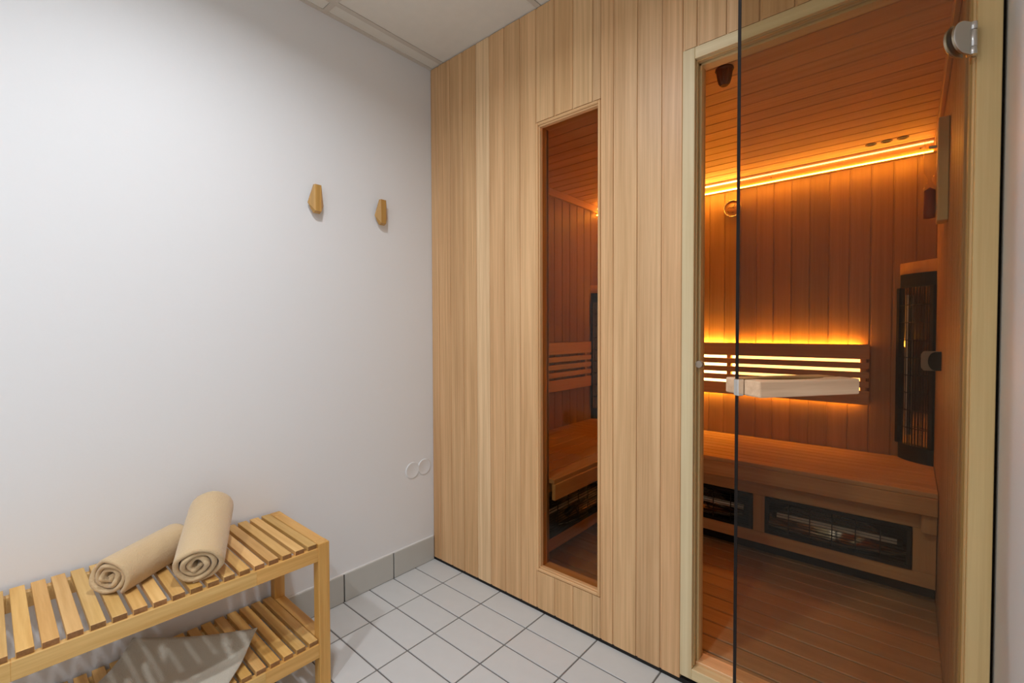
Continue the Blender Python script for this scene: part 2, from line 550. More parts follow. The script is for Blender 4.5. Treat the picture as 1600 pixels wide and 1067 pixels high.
for nm, lo, hi in (('bead', (WX0 + lip, 0.004, WZ0 + lip), (WX0 + lip + 0.006, yg - 0.001, WZ1 - lip)),
                   ('bead', (WX1 - lip - 0.006, 0.012, WZ0 + lip), (WX1 - lip, yg - 0.001, WZ1 - lip)),
                   ('bead', (WX0 + lip, 0.004, WZ1 - lip - 0.007), (WX1 - lip, yg - 0.001, WZ1 - lip)),
                   ('bead', (WX0 + lip, 0.004, WZ0 + lip), (WX1 - lip, yg - 0.001, WZ0 + lip + 0.007))):
    box(nm, lo, hi, 'cedar', w1, 0.002, (0.97, 0.93, 0.86))
box('glass_pane', (WX0 + lip - 0.003, yg, WZ0 + lip - 0.003), (WX1 - lip + 0.003, yg + 0.006, WZ1 - lip + 0.003), 'glass', w1, 0)

# ------------------------------------------------------------------ door frame
t1 = thing('trim_1', ((DX0 + DX1) / 2, 0.02, 0), 'pale pine frame around the sauna door opening', 'door frame', None, 'structure')
pt = (1.0, 1.0, 1.0)
yf = -0.003
box('jamb', (DX0 + 0.001, yf, DZ0), (OX0, TH + 0.001, DZ1 - 0.001), 'pine', t1, 0.0015, (1.02, 1.03, 1.05))
box('jamb', (OX1, yf, DZ0), (DX1 - 0.001, TH + 0.001, DZ1 - 0.001), 'pine', t1, 0.0015, (1.05, 0.96, 0.76))
box('head', (OX0, yf, OZ1), (OX1, TH + 0.001, DZ1 - 0.001), 'pine', t1, 0.0015, (1.03, 1.03, 1.04))
box('threshold', (OX0, yf, DZ0), (OX1, TH + 0.001, OZ0 - 0.004), 'pine', t1, 0.0015, (1.02, 1.0, 0.95))
for x0, x1 in ((OX0, OX0 + 0.0035), (OX1 - 0.0035, OX1)):
    box('jamb_bead', (x0, 0.012, OZ0), (x1, 0.022, OZ1 - 0.002), 'pine', t1, 0.001, (0.92, 0.83, 0.70))
box('jamb_bead', (OX0, 0.012, OZ1 - 0.0035), (OX1, 0.022, OZ1), 'pine', t1, 0.001, (0.92, 0.83, 0.70))
st = (0.98, 0.92, 0.80)
box('door_stop', (OX0, 0.036, OZ0), (OX0 + 0.0085, TH + 0.001, OZ1), 'pine', t1, 0.0015, st)
box('door_stop', (OX1 - 0.0085, 0.036, OZ0), (OX1, TH + 0.001, OZ1), 'pine', t1, 0.0015, st)
box('door_stop', (OX0, 0.036, OZ1 - 0.0085), (OX1, TH + 0.001, OZ1), 'pine', t1, 0.0015, st)
box('door_stop', (OX0, 0.030, OZ0 - 0.006), (OX1, TH + 0.012, OZ0 + 0.006), 'cedar', t1, 0.002, (1.12, 1.1, 1.08))
cyl('magnet_catch', (1.3275, 0.037, 1.062), (1.3275, 0.012, 1.062), 0.0115, 'satin', t1, 24, bev=0.001)
for z in (1.555, 1.13, 0.43):
    cyl('screw', (OX1 + 0.0002, 0.030, z), (OX1 - 0.0012, 0.030, z), 0.004, 'dark', t1, 12)
cyl('screw', (1.345, 0.018, OZ1 + 0.0002), (1.345, 0.018, OZ1 - 0.001), 0.0035, 'dark', t1, 12)

# ------------------------------------------------------------------ glass door, standing open
ang = math.atan2(-0.80775, -0.58953)           # direction hinge -> free edge
DR = Matrix.Rotation(ang, 4, 'Z')
dr = thing('door_1', (1.940, -0.012, 0.0), 'frameless bronze glass sauna door standing open', 'door', None, 'structure', DR)
DM = W[dr]
# local: +x to the free edge, -y or +y outward?  outward normal is (.80775,-.58953)
_out = (DR.inverted() @ V((0.80775, -0.58953, 0))).y
SO = 1.0 if _out > 0 else -1.0
gz0, gz1, gl = 0.078, 2.026, 0.612
def dbox(name, x0, x1, y0, y1, z0, z1, mat, parent=dr, bev=0.0, tint=None, seg=1):
    y0, y1 = sorted((y0 * SO, y1 * SO))
    return box(name, (x0, y0, z0), (x1, y1, z1), mat, parent, bev, tint, DM, seg)
dbox('glass_pane', 0.004, gl - 0.0006, -0.0045, 0.0045, gz0, gz1, 'glass')
dbox('glass_edge', gl - 0.0006, gl, -0.0045, 0.0045, gz0, gz1, 'gedge')
# handle: a pair of ash bars clamped to the free edge, hollowed towards the glass
def grip(out):
    n = 14
    pts = []
    xa, xb = 0.362, 0.600
    yo = 0.049
    pts += [(xa, 0.0045), (xa, yo), (xb, yo), (xb, 0.0045), (xb - 0.028, 0.0045)]
    for k in range(n + 1):                      # concave cut-out for the fingers
        f = k / n
        x = xb - 0.028 - f * (xb - xa - 0.072)
        pts.append((x, 0.0045 + 0.024 * max(0.0, math.sin(math.pi * min(1, f * 1.02))) ** 0.6))
    pts = [(x, y * SO * out) for x, y in pts]
    hm = prism('handle', pts, 1.041, 1.073, 'ash', dr, DM, 0.003, (1.05, 1.03, 1.0) if out > 0 else (1, 0.97, 0.93), 2)
    # grain of the bar runs along its length: turn the mesh so that local z is the door's x
    R = Matrix.Rotation(math.radians(90), 4, 'Y')
    hm.data.transform(R.inverted())
    hm.matrix_basis = hm.matrix_basis @ R
    W[hm] = W[hm] @ R
    return hm
grip(1); grip(-1)
dbox('handle_clip', gl - 0.012, gl + 0.0022, -0.0065, 0.0065, 1.040, 1.074, 'steel', bev=0.0012)
def hinge(z):
    r = 0.036
    prof = [(0.018, z - r), (0.018, z + r)]
    for k in range(1, 16):
        a = math.pi / 2 - math.pi * k / 16
        prof.append((0.034 + 0.036 * math.cos(a), z + r * math.sin(a)))
    Rx = Matrix(((1, 0, 0, 0), (0, 0, SO, 0), (0, 1, 0, 0), (0, 0, 0, 1)))   # local (x, y->z, z->out)
    for y0, y1 in ((0.0045, 0.0115), (-0.0115, -0.0045)):
        prism('hinge_plate', prof, y0, y1, 'steel', dr, DM @ Rx, 0.0012)
    for z0, z1, r_ in ((z - r, z - 0.019, 0.0075), (z - 0.0185, z + 0.0185, 0.0068), (z + 0.019, z + r, 0.0075)):
        cyl('hinge_knuckle', (0.012, 0.010 * SO, z0), (0.012, 0.010 * SO, z1), r_, 'steel', dr, 20, bev=0.0006, base=DM)
    # leaf on the jamb
    for z0, z1, r_ in ((z - r + 0.002, z - 0.017, 0.0085), (z - 0.0165, z + 0.0165, 0.0078), (z + 0.017, z + r + 0.002, 0.0085)):
        cyl('jamb_knuckle', (1.9385, -0.020, z0), (1.9385, -0.020, z1), r_, 'steel', dr, 20, bev=0.0006)
    box('jamb_leaf', (1.938, -0.024, z - r + 0.002), (1.9485, -0.006, z + r), 'steel', dr, 0.0015)
    box('jamb_leaf', (1.940, -0.012, z - r + 0.002), (1.9488, 0.030, z + r), 'steel', dr, 0.0010)
hinge(1.826); hinge(0.270)

# ------------------------------------------------------------------ sauna inside
def shell(name, lo, hi, label, cat):
    return tag(box(name, lo, hi, 'core', None, 0), label, cat, None, 'structure')
sb = shell('wall_sauna_back', (IL - 0.03, ID + 0.015, 0.0), (IR + 0.03, ID + 0.04, IC + 0.04), 'cedar board back wall inside the sauna behind the lit backrest', 'wall')
sl = shell('wall_sauna_left', (IL - 0.03, TH, 0.0), (IL - 0.015, ID + 0.015, IC + 0.04), 'cedar board side wall inside the sauna seen through the tall window', 'wall')
sr = shell('wall_sauna_right', (IR + 0.015, TH, 0.0), (IR + 0.03, ID + 0.015, IC + 0.04), 'cedar board side wall inside the sauna carrying the sand timer', 'wall')
sc = shell('ceiling_sauna', (IL - 0.03, TH, IC + 0.015), (IR + 0.03, ID + 0.04, IC + 0.04), 'cedar board ceiling inside the sauna', 'ceiling')
sf = shell('floor_sauna', (IL - 0.03, TH, 0.0), (IR + 0.03, ID + 0.04, IF - 0.022), 'reddish cedar duckboard floor inside the sauna', 'floor')
x = 1.773 - 0.0882 * 18.87
k = 0
edges = [IL]
e = 1.7735
while e > IL + 0.02:
    edges.append(e); e -= 0.0885
edges = sorted(edges) + [1.862, IR]
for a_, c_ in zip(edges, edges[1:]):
    board('board', (a_, ID, 0.03), (0, 1, 0), (0, 0, 1), c_ - a_, IC - 0.03, 'inner', sb, rtint(0.10, 0.04, rng, 0.72))  # tint lowered: this wall's dimmer light is put into the board colour
ye = [TH]
y = 0.115
while y < ID - 0.02:
    ye.append(y); y += 0.0885
ye.append(ID)
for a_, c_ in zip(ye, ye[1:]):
    board('board', (IL, a_, 0.03), (-1, 0, 0), (0, 0, 1), c_ - a_, IC - 0.03, 'inner', sl, rtint(0.08, 0.04, rng, 0.60))  # boards tinted down to carry the weaker light on this side
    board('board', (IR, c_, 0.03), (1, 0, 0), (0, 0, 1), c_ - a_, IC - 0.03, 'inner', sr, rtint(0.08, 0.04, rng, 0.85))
yc = [TH]
y = 0.159
while y < ID - 0.02:
    yc.append(y); y += 0.0887
yc.append(ID)
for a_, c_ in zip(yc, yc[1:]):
    board('board', (IL, a_, IC), (0, 0, 1), (1, 0, 0), c_ - a_, IR - IL, 'inner', sc, rtint(0.06, 0.04, rng, 1.22))  # tint raised: stronger light on the ceiling is put into its boards
yfl = [TH + 0.002]
y = 0.124
while y < ID - 0.02:
    yfl.append(y); y += 0.0893
yfl.append(ID)
for a_, c_ in zip(yfl, yfl[1:]):
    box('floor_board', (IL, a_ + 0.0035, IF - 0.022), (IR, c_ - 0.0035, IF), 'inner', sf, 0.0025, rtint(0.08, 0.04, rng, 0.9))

# crown mouldings
t2 = tag(box('trim_2', (IL, TH, IC - 0.045), (IL + 0.016, 1.45, IC), 'inner', None, 0.003), 'plain cedar moulding along the top of the sauna wall seen through the tall window', 'moulding', None, 'structure')
t3 = tag(box('trim_3', (IR - 0.016, TH, IC - 0.045), (IR, 1.45, IC), 'inner', None, 0.003), 'plain cedar moulding along the top of the sauna wall above the sand timer', 'moulding', None, 'structure')

# lit valance under the ceiling
va = thing('light_valance', (1.02, 1.44, 2.03), 'long cedar light valance glowing amber along the top of the sauna back wall', 'light')
box('valance_board', (IL, 1.432, 2.010), (IR - 0.003, 1.446, 2.0695), 'inner', va, 0.002, (1.05, 1.0, 0.9))
box('led_strip', (IL + 0.01, 1.424, 2.0490), (IR - 0.02, 1.4315, 2.0545), 'led_top', va, 0)
box('led_strip', (IL + 0.01, 1.4235, 2.0050), (IR - 0.02, 1.4315, 2.0098), 'led_low', va, 0)
box('valance_back', (IL, 1.4465, 2.012), (IR - 0.003, 1.489, 2.048), 'inner', va, 0.001)
for x in (1.24, 1.87):
    cyl('screw', (x, 1.433, 2.032), (x, 1.4313, 2.032), 0.003, 'dark', va, 10)

# backrests
ZS = [(1.021, 1.097), (0.9725, 1.0045), (0.9235, 0.9555), (0.875, 0.907), (0.787, 0.8585)]
b1 = thing('backrest', (1.0, 1.47, 0.787), 'slatted cedar backrest on the sauna back wall with amber light glowing between slats', 'backrest')
bx0, bx1 = 0.33, 1.690
for z0, z1 in ZS:
    box('slat', (bx0, 1.446, z0), (bx1, 1.461, z1), 'inner', b1, 0.002, rtint(0.06))
for x in (bx0 + 0.02, 1.015, bx1 - 0.026):
    box('batten', (x - 0.012, 1.461, 0.80), (x + 0.012, 1.4885, 1.085), 'inner', b1, 0.001)
for z in (1.0125, 0.9635, 0.915, 0.8665):
    for xa, xb in ((bx0 + 0.035, 1.0), (1.03, bx1 - 0.041)):
        box('led_strip', (xa, 1.483, z - 0.0135), (xb, 1.4885, z + 0.0085), 'led_back', b1, 0)
for z, lm in ((1.0845, 'led_glow'), (0.800, 'led_under')):
    for xa, xb in ((bx0 + 0.035, 1.0), (1.03, bx1 - 0.041)):
        box('led_strip', (xa, 1.4630, z - 0.002), (xb, 1.4830, z + 0.002), lm, b1, 0)
b2 = thing('backrest', (0.15, 0.8, 0.787), 'slatted cedar backrest without light seen through the tall window', 'backrest')
for z0, z1 in ZS:
    box('slat', (0.146, 0.22, z0), (0.161, 1.285, z1), 'inner', b2, 0.002, rtint(0.06))
for y in (0.26, 0.75, 1.24):
    box('batten', (IL + 0.001, y - 0.012, 0.80), (0.146, y + 0.012, 1.085), 'inner', b2, 0.001)

# benches
ZB = 0.540
bb = thing('sauna_bench', (1.02, 1.2, IF), 'deep cedar sauna bench along the back wall under the lit backrest', 'bench')
nb = 9
yb0 = 0.885
for k in range(nb):
    wv = (ID - 0.004 - yb0) / nb
    box('seat_board', (IL + 0.002, yb0 + k * wv + 0.0025, ZB - 0.02), (IR - 0.002, yb0 + (k + 1) * wv - 0.0025, ZB), 'inner', bb, 0.002, rtint(0.05))
box('fascia', (0.715, yb0 - 0.004, 0.449), (IR - 0.002, yb0 + 0.016, ZB - 0.0205), 'inner', bb, 0.003, (1.03, 1.0, 0.95))
box('seat_frame', (IL + 0.01, yb0 + 0.018, 0.47), (IR - 0.01, ID - 0.01, ZB - 0.036), 'inner', bb, 0.002)
FY = 0.945
box('rail', (0.55, FY, 0.375), (IR - 0.003, FY + 0.018, 0.468), 'inner', bb, 0.002, rtint(0.05))
box('rail', (0.55, FY, 0.140), (IR - 0.003, FY + 0.018, 0.1985), 'inner', bb, 0.002, rtint(0.05))
box('panel', (1.2755, FY, 0.199), (1.3255, FY + 0.018, 0.3745), 'inner', bb, 0.001, rtint(0.05))
box('panel', (1.861, FY, 0.199), (IR - 0.003, FY + 0.018, 0.3745), 'inner', bb, 0.001, rtint(0.05))
box('panel', (0.55, FY, 0.199), (0.738, FY + 0.018, 0.3745), 'inner', bb, 0.001, rtint(0.05))
box('support_block', (1.885, yb0 + 0.02, 0.372), (IR - 0.003, FY - 0.002, 0.449), 'inner', bb, 0.002)
box('recess_shade_board', (0.55, 1.05, IF), (IR - 0.003, 1.062, 0.139), 'core', bb, 0.001)  # near-black board added for the shade in the recess under the bench
bl = thing('sauna_bench', (0.4, 0.5, IF), 'cedar sauna bench along the side wall seen through the tall window', 'bench')
xb = [IL + 0.002 + (0.712 - IL - 0.002) * k / 7 for k in range(8)]
for k in range(7):
    box('seat_board', (xb[k] + 0.0025, TH + 0.001, ZB - 0.02), (xb[k + 1] - 0.0025, yb0 - 0.0015, ZB), 'inner', bl, 0.002, rtint(0.05))
box('fascia', (0.696, TH + 0.001, 0.449), (0.714, yb0 - 0.005, ZB - 0.0205), 'inner', bl, 0.003, (1.03, 1.0, 0.95))
box('seat_frame', (IL + 0.01, TH + 0.04, 0.47), (0.694, yb0 + 0.006, ZB - 0.036), 'inner', bl, 0.002)
FX = 0.532
box('rail', (FX, TH + 0.03, 0.400), (FX + 0.018, FY - 0.001, 0.468), 'inner', bl, 0.002)
box('rail', (FX, TH + 0.03, 0.110), (FX + 0.018, FY - 0.001, 0.175), 'inner', bl, 0.002)
box('panel', (FX, TH + 0.03, 0.1755), (FX + 0.018, 0.118, 0.3995), 'inner', bl, 0.001)
box('panel', (FX, 0.892, 0.1755), (FX + 0.018, FY - 0.001, 0.3995), 'inner', bl, 0.001)
box('recess_shade_board', (0.45, TH + 0.03, IF), (0.462, FY, 0.110), 'core', bl, 0.001)  # near-black too, carries the shade of this bench's recess

# infrared heaters set into the bench fronts
def heater(name, mw, wid, hei, nx, nz, label, group=None):
    """local x along, y into the panel, z up; front face at y=0, origin at lower left corner of the frame"""
    h_ = tag(link(name, None, None, None, mw), label, 'heater', group)
    fw = 0.016
    for nm, lo, hi in (('frame_bar', (0, -0.006, 0), (wid, 0.006, fw)), ('frame_bar', (0, -0.006, hei - fw), (wid, 0.006, hei)),
                       ('frame_bar', (0, -0.006, fw), (fw, 0.006, hei - fw)), ('frame_bar', (wid - fw, -0.006, fw), (wid, 0.006, hei - fw))):
        box(nm, lo, hi, 'black', h_, 0.002, None, mw)
    bm = bmesh.new()
    for k in range(nz):
        z = fw + (hei - 2 * fw) * (k + 0.5) / nz
        bm_box(bm, (fw, -0.002, z - 0.0010), (wid - fw, 0.001, z + 0.0010))
    for k in range(nx):
        x = fw + (wid - 2 * fw) * (k + 1) / (nx + 1)
        bm_box(bm, (x - 0.002, -0.0045, fw), (x + 0.002, -0.002, hei - fw))
    link('wire_grille', mesh_bm(bm), 'black', h_, mw)
    # curved reflector trough
    bm = bmesh.new()
    n = 10
    rows = []
    for k in range(n + 1):
        a = math.pi * k / n
        z = hei / 2 - (hei / 2 - fw * 0.6) * math.cos(a)
        y = 0.008 + 0.052 * math.sin(a)
        rows.append([bm.verts.new((x, y, z)) for x in (fw * 0.5, wid - fw * 0.5)])
    for A, B in zip(rows, rows[1:]):
        f = bm.faces.new((A[0], A[1], B[1], B[0])); f.smooth = True
    for i in (0, 1):
        bm.faces.new([r[i] for r in rows])
    link('reflector', mesh_bm(bm), 'reflector', h_, mw)
    cyl('heating_rod', (fw + 0.03, 0.032, hei / 2), (wid - fw - 0.03, 0.032, hei / 2), 0.012, 'ceramic', h_, 16, base=mw)
    for x in (fw + 0.012, wid - fw - 0.03):
        box('rod_holder', (x, 0.018, hei / 2 - 0.014), (x + 0.018, 0.046, hei / 2 + 0.014), 'black', h_, 0.002, None, mw)
    return h_
heater('infrared_heater', Matrix.Translation((1.327, FY - 0.002, 0.200)), 0.532, 0.174, 5, 11, 'black grille infrared heater below the back bench next to the corner block')
heater('infrared_heater', Matrix.Translation((0.740, FY - 0.002, 0.200)), 0.534, 0.174, 5, 12, 'black grille infrared heater below the back bench near the inner bench corner')
heater('infrared_heater', frame((FX + 0.020, 0.12, 0.177), (-1, 0, 0), (0, 0, 1)), 0.770, 0.221, 7, 14, 'black grille infrared heater below the bench behind the tall window')

# corner heaters: wooden corner post with a curved black grille
def corner_heater(cx, sx, label):
    """cx: x of the corner, sx: +1 if the room is to its right"""
    d = 0.138
    p_side = V((cx, ID - d, 0)); p_back = V((cx + sx * d, ID, 0))
    ctr = (p_side + p_back) / 2
    out = V((sx, -1, 0)).normalized()
    zx = (p_back - p_side).normalized() if sx > 0 else (p_side - p_back).normalized()
    wid = (p_back - p_side).length
    # local frame: x along the face (rightwards as seen), y into the corner, z up
    mw = Matrix(((zx.x, -out.x, 0, ctr.x), (zx.y, -out.y, 0, ctr.y), (0, 0, 1, ZB), (0, 0, 0, 1)))
    h_ = tag(link('corner_heater', None, None, None, mw), label, 'heater')
    hw = wid / 2 - 0.002
    dep = wid / 2 - 0.006
    prism('corner_post', [(-hw, 0.004), (hw, 0.004), (0, dep)], 0.0, 0.958, 'inner', h_, mw, 0.0, (1.1, 1.05, 0.95))
    def arc(r0, n=10):
        return [(-hw + 0.004 + (2 * hw - 0.008) * k / n, 0.003 - r0 * max(0.0, math.sin(math.pi * k / n)) ** 0.7) for k in range(n + 1)]
    bul = 0.026
    for z0, z1 in ((0.0, 0.075), (0.835, 0.900)):
        a = arc(bul)
        prism('end_cap', a, z0, z1, 'black', h_, mw, 0.0)
    for s in (-1, 1):
        box('side_rail', (s * (hw - 0.010) - 0.008, -0.014, 0.074), (s * (hw - 0.010) + 0.008, 0.003, 0.836), 'black', h_, 0.002, None, mw)
    bm = bmesh.new()
    a = arc(bul - 0.003, 13)
    for x, y in a[1:-1]:
        bm_box(bm, (x - 0.0014, y - 0.0014, 0.07), (x + 0.0014, y + 0.0014, 0.84))
    for k in range(1, 9):
        z = 0.075 + 0.76 * k / 9
        for (xa, ya), (xb_, yb_) in zip(a, a[1:]):
            vs = [bm.verts.new(c) for c in ((xa, ya - 0.003, z - 0.002), (xb_, yb_ - 0.003, z - 0.002), (xb_, yb_ - 0.003, z + 0.002), (xa, ya - 0.003, z + 0.002),
                                            (xa, ya, z - 0.002), (xb_, yb_, z - 0.002), (xb_, yb_, z + 0.002), (xa, ya, z + 0.002))]
            for f in ((0, 1, 2, 3), (7, 6, 5, 4), (0, 4, 5, 1), (3, 2, 6, 7)):
                bm.faces.new([vs[i] for i in f])
    link('wire_grille', mesh_bm(bm), 'black', h_, mw)
    link_m = bmesh.new()
    bm_box(link_m, (-hw + 0.012, 0.0005, 0.07), (hw - 0.012, 0.003, 0.84))
    link('reflector', mesh_bm(link_m), 'reflector', h_, mw)
    cyl('heating_rod', (-0.038 * sx * -1, -0.009, 0.12), (-0.038 * sx * -1, -0.009, 0.80), 0.0075, 'ceramic', h_, 16, base=mw)
    return h_
corner_heater(IR, -1, 'tall black grille heater in the sauna corner nearest the sand timer')
corner_heater(IL, 1, 'tall black grille heater in the sauna corner behind the unlit backrest')

# thermometer dial on the back wall
mwt = frame((1.026, 1.4905, 1.906), (0, 0, 1), (0, -1, 0))
th = tag(link('wall_thermometer', None, None, None, mwt), 'round thermometer with shiny rim on the sauna back wall below the light valance', 'thermometer')
lathe('rim', [(0.047, 0.0), (0.050, 0.004), (0.050, 0.018), (0.0475, 0.021), (0.0445, 0.018), (0.0445, 0.012)], 'steel', th, mwt, 40)
fc = lathe('dial', [(0.0, 0.012), (0.0455, 0.012), (0.0455, 0.006)], 'dial', th, mwt, 40)
bm = bmesh.new()
for (xa, ya), (xb_, yb_) in (((-0.026, 0.004), (-0.017, 0.011)), ((-0.017, 0.011), (-0.009, 0.003)), ((-0.009, 0.003), (-0.001, 0.010)), ((-0.001, 0.010), (0.007, 0.001)), ((0.007, 0.001), (0.016, 0.008)),
                             ((-0.030, -0.012), (-0.024, -0.018)), ((0.030, -0.012), (0.024, -0.018)), ((-0.006, -0.022), (0.006, -0.022)), ((0, 0), (0.014, 0.026))):
    d_ = V((xb_ - xa, yb_ - ya, 0)).normalized()
    nn = V((-d_.y, d_.x, 0)) * 0.0013
    p, q = V((xa, ya, 0.0126)), V((xb_, yb_, 0.0126))
    bm.faces.new([bm.verts.new(c) for c in (p + nn, q + nn, q - nn, p - nn)])
link('markings', mesh_bm(bm), 'ink', fc, mwt)

# sand timer on the right-hand wall
stt = thing('sand_timer', (IR, 0.67, 1.54), 'sauna sand timer with red sand on a pale wooden board', 'sand timer')
box('backing_board', (1.906, 0.625, 1.541), (1.9345, 0.705, 1.888), 'pine', stt, 0.003, (0.95, 0.88, 0.74), seg=2)
mws = Matrix.Translation((1.888, 0.668, 1.555))
tb = lathe('glass_tube', [(0.0, 0.0), (0.016, 0.003), (0.0175, 0.03), (0.0165, 0.11), (0.005, 0.134), (0.005, 0.142), (0.0165, 0.165), (0.0175, 0.24), (0.016, 0.27), (0.0, 0.273)], 'tube', stt, mws, 24)
lathe('sand', [(0.0, 0.003), (0.0145, 0.005), (0.0158, 0.03), (0.0150, 0.100), (0.0, 0.112)], 'sand', tb, mws, 24)
for z in (1.59, 1.80):
    box('clip', (1.884, 0.664, z), (1.908, 0.672, z + 0.008), 'steel', stt, 0.001)

# hook plate on the right-hand wall
hk = thing('wall_bracket', (IR, 0.93, 1.01), 'grey and black plastic bracket on the sauna side wall below the sand timer', 'bracket')
prism('plate', [(-0.058, -0.026), (-0.050, -0.038), (0.0, -0.038), (0.0, 0.038), (-0.050, 0.038), (-0.058, 0.026)], 0.0, 0.008, 'greyp', hk,
      Matrix(((1, 0, 0, IR - 0.0005), (0, 0, 1, 0.905), (0, 1, 0, 1.050), (0, 0, 0, 1))), 0.001)
prism('knob', [(0.0, -0.036), (0.0, 0.036)] + [(-0.016 - 0.022 * math.sin(a), 0.036 * math.cos(a)) for a in [math.pi * k / 12 for k in range(13)]],
      -0.012, -0.0005, 'black', hk, Matrix(((1, 0, 0, IR - 0.0005), (0, 0, 1, 0.905), (0, 1, 0, 1.050), (0, 0, 0, 1))), 0.0)

# ribbed ceiling fixture and three small recessed spots
mwf = Matrix.Translation((1.350, 0.185, IC)) @ Matrix.Rotation(math.pi, 4, 'X')
cfx = tag(link('ceiling_fixture', None, None, None, mwf), 'small brown ribbed cup shaped fixture on the sauna ceiling near the door', 'fixture')
lathe('rosette', [(0.0, 0.0), (0.028, 0.0), (0.030, 0.006), (0.024, 0.011), (0.0, 0.012)], 'brownp', cfx, mwf, 24)
bm = bmesh.new()
rows = []
for zz, rr in ((0.010, 0.0235), (0.02, 0.0225), (0.035, 0.0205), (0.05, 0.017), (0.058, 0.011)):
    rows.append([bm.verts.new((rr * (1 + 0.10 * (i % 2)) * math.cos(2 * math.pi * i / 28), rr * (1 + 0.10 * (i % 2)) * math.sin(2 * math.pi * i / 28), zz)) for i in range(28)])
for A, B in zip(rows, rows[1:]):
    for i in range(28):
        bm.faces.new((A[i], A[(i + 1) % 28], B[(i + 1) % 28], B[i]))
bm.faces.new(rows[-1])
link('ribbed_cup', mesh_bm(bm), 'brownp', cfx, mwf)
for i, (x, y) in enumerate(((1.689, 1.337), (1.748, 1.337), (1.807, 1.337))):
    mwl = Matrix.Translation((x, y, IC + 0.0005)) @ Matrix.Rotation(math.pi, 4, 'X')
    sp = tag(link('recessed_spot', None, None, None, mwl), 'small dark round spot in the sauna ceiling, %s' % ('farthest from the sand timer', 'between two like it', 'closest to the sand timer')[i], 'spot', 'dark ceiling spots in a row')
    lathe('ring', [(0.0225, 0.0), (0.0225, 0.003), (0.018, 0.0035), (0.016, 0.001)], 'brownp', sp, mwl, 24)
    lathe('lens', [(0.0, 0.0012), (0.0165, 0.0012)], 'black', sp, mwl, 24)

# ------------------------------------------------------------------ coat hooks
def coat_hook(y, z, label):
    r = thing('coat_hook', (0, y, z), label, 'hook', 'faceted coat hooks on the white wall')
    mw = Matrix.Translation((0, y, z))
    # head: back outline (hexagon) and narrow raised front strip; y across, z up
    back = [(-0.012, 0.058), (0.014, 0.058), (0.030, -0.022), (0.014, -0.056), (-0.014, -0.056), (-0.036, -0.018)]
    front = [(-0.013, 0.056), (0.013, 0.056), (0.012, -0.050), (-0.012, -0.050)]
    bm = bmesh.new()
    B = [bm.verts.new((0.016, a, b)) for a, b in back]
    F = [bm.verts.new((0.034, a, b)) for a, b in front]
    bm.faces.new(B); bm.faces.new(F)
    bm.faces.new((B[0], B[1], F[1], F[0]))
    bm.faces.new((B[1], B[2], F[1])); bm.faces.new((B[2], F[2], F[1])); bm.faces.new((B[2], B[3], F[2]))
    bm.faces.new((B[3], B[4], F[3], F[2]))
    bm.faces.new((B[4], B[5], F[3])); bm.faces.new((B[5], F[0], F[3])); bm.faces.new((B[5], B[0], F[0]))
    link('head', mesh_bm(bm), 'oak', r, mw)
    cyl('peg', (-0.001, y, z - 0.005), (0.018, y, z - 0.005), 0.011, 'oak', r, 20)
coat_hook(-0.604, 1.708, 'faceted wooden coat hook on the white wall, the one farther from the sauna front')
coat_hook(-0.300, 1.712, 'faceted wooden coat hook on the white wall, the one closer to the sauna front')

# round blank covers low on the wall
for y, z in ((-0.1285, 0.4875), (-0.0560, 0.4900)):
    mwc = frame((0, y, z), (0, 0, 1), (1, 0, 0))
    tag(lathe('blank_cover', [(0.040, -0.001), (0.040, 0.0022), (0.0375, 0.0040), (0.034, 0.0030), (0.0, 0.0030)], 'cover', None, mwc, 40),
        'round white blank socket cover low on the wall %s' % ('touching the sauna front' if y > -0.1 else 'one step away from the sauna front'), 'socket cover', 'blank covers on the white wall')

# ------------------------------------------------------------------ slatted bench with shelf
bn = thing('slatted_bench', (0.2, -1.2, 0), 'honey coloured slatted wooden bench with lower shelf against the white wall', 'bench')
BX0, BX1, BY1, BY0 = 0.012, 0.400, -0.763, -1.700
lg = 0.037
def bt(): return rtint(0.10, 0.10)
ZT = 0.481
for (x0, x1) in ((BX0, BX0 + lg), (BX1 - lg, BX1)):
    for (y0, y1) in ((BY1 - lg, BY1), (BY0, BY0 + lg)):
        box('leg', (x0, y0, 0.0), (x1, y1, ZT), 'birch', bn, 0.0018, (0.93, 0.85, 0.72))
def tier(zt, zr0, zr1, tag_end, dim=1.0):
    for x0, x1 in ((BX0 + 0.004, BX0 + 0.024), (BX1 - 0.022, BX1 - 0.003)):
        # rails glued up from shorter lengths
        cuts = [BY0 + lg, -1.475, -0.985 if zt > 0.3 else -0.965, BY1 - lg]
        for a_, c_ in zip(cuts, cuts[1:]):
            box('rail', (x0, a_, zr0), (x1, c_, zr1), 'birch', bn, 0.0008, (1.02, 1.06, 1.12) if c_ < BY1 - lg - 0.01 else (0.97, 0.9, 0.8))
    for (y0, y1) in ((BY1 - lg + 0.001, BY1 - 0.001), (BY0 + 0.001, BY0 + lg - 0.001)):
        box('end_rail', (BX0 + lg, y0, zr0 if zt > 0.3 else zr0 + 0.005), (BX1 - lg, y1, zt - (0.0005 if zt > 0.3 else 0)), 'birch', bn, 0.0015, (0.98, 0.90, 0.80))
    y = -0.802
    while y - 0.028 > BY0 + lg:
        t_ = bt()
        sl_ = box('slat', (BX0 + 0.002, y - 0.0285, zr1), (BX1 - 0.009, y, zt), 'birch', bn, 0.0008, t_)
        sl_.data.materials.append(M['endgrain'])
        for p_ in sl_.data.polygons:
            if abs(p_.normal.z) > 0.9: p_.material_index = 1
        y -= 0.0398
tier(ZT, 0.424, 0.4665, True)
tier(0.165, 0.106, 0.1505, False)

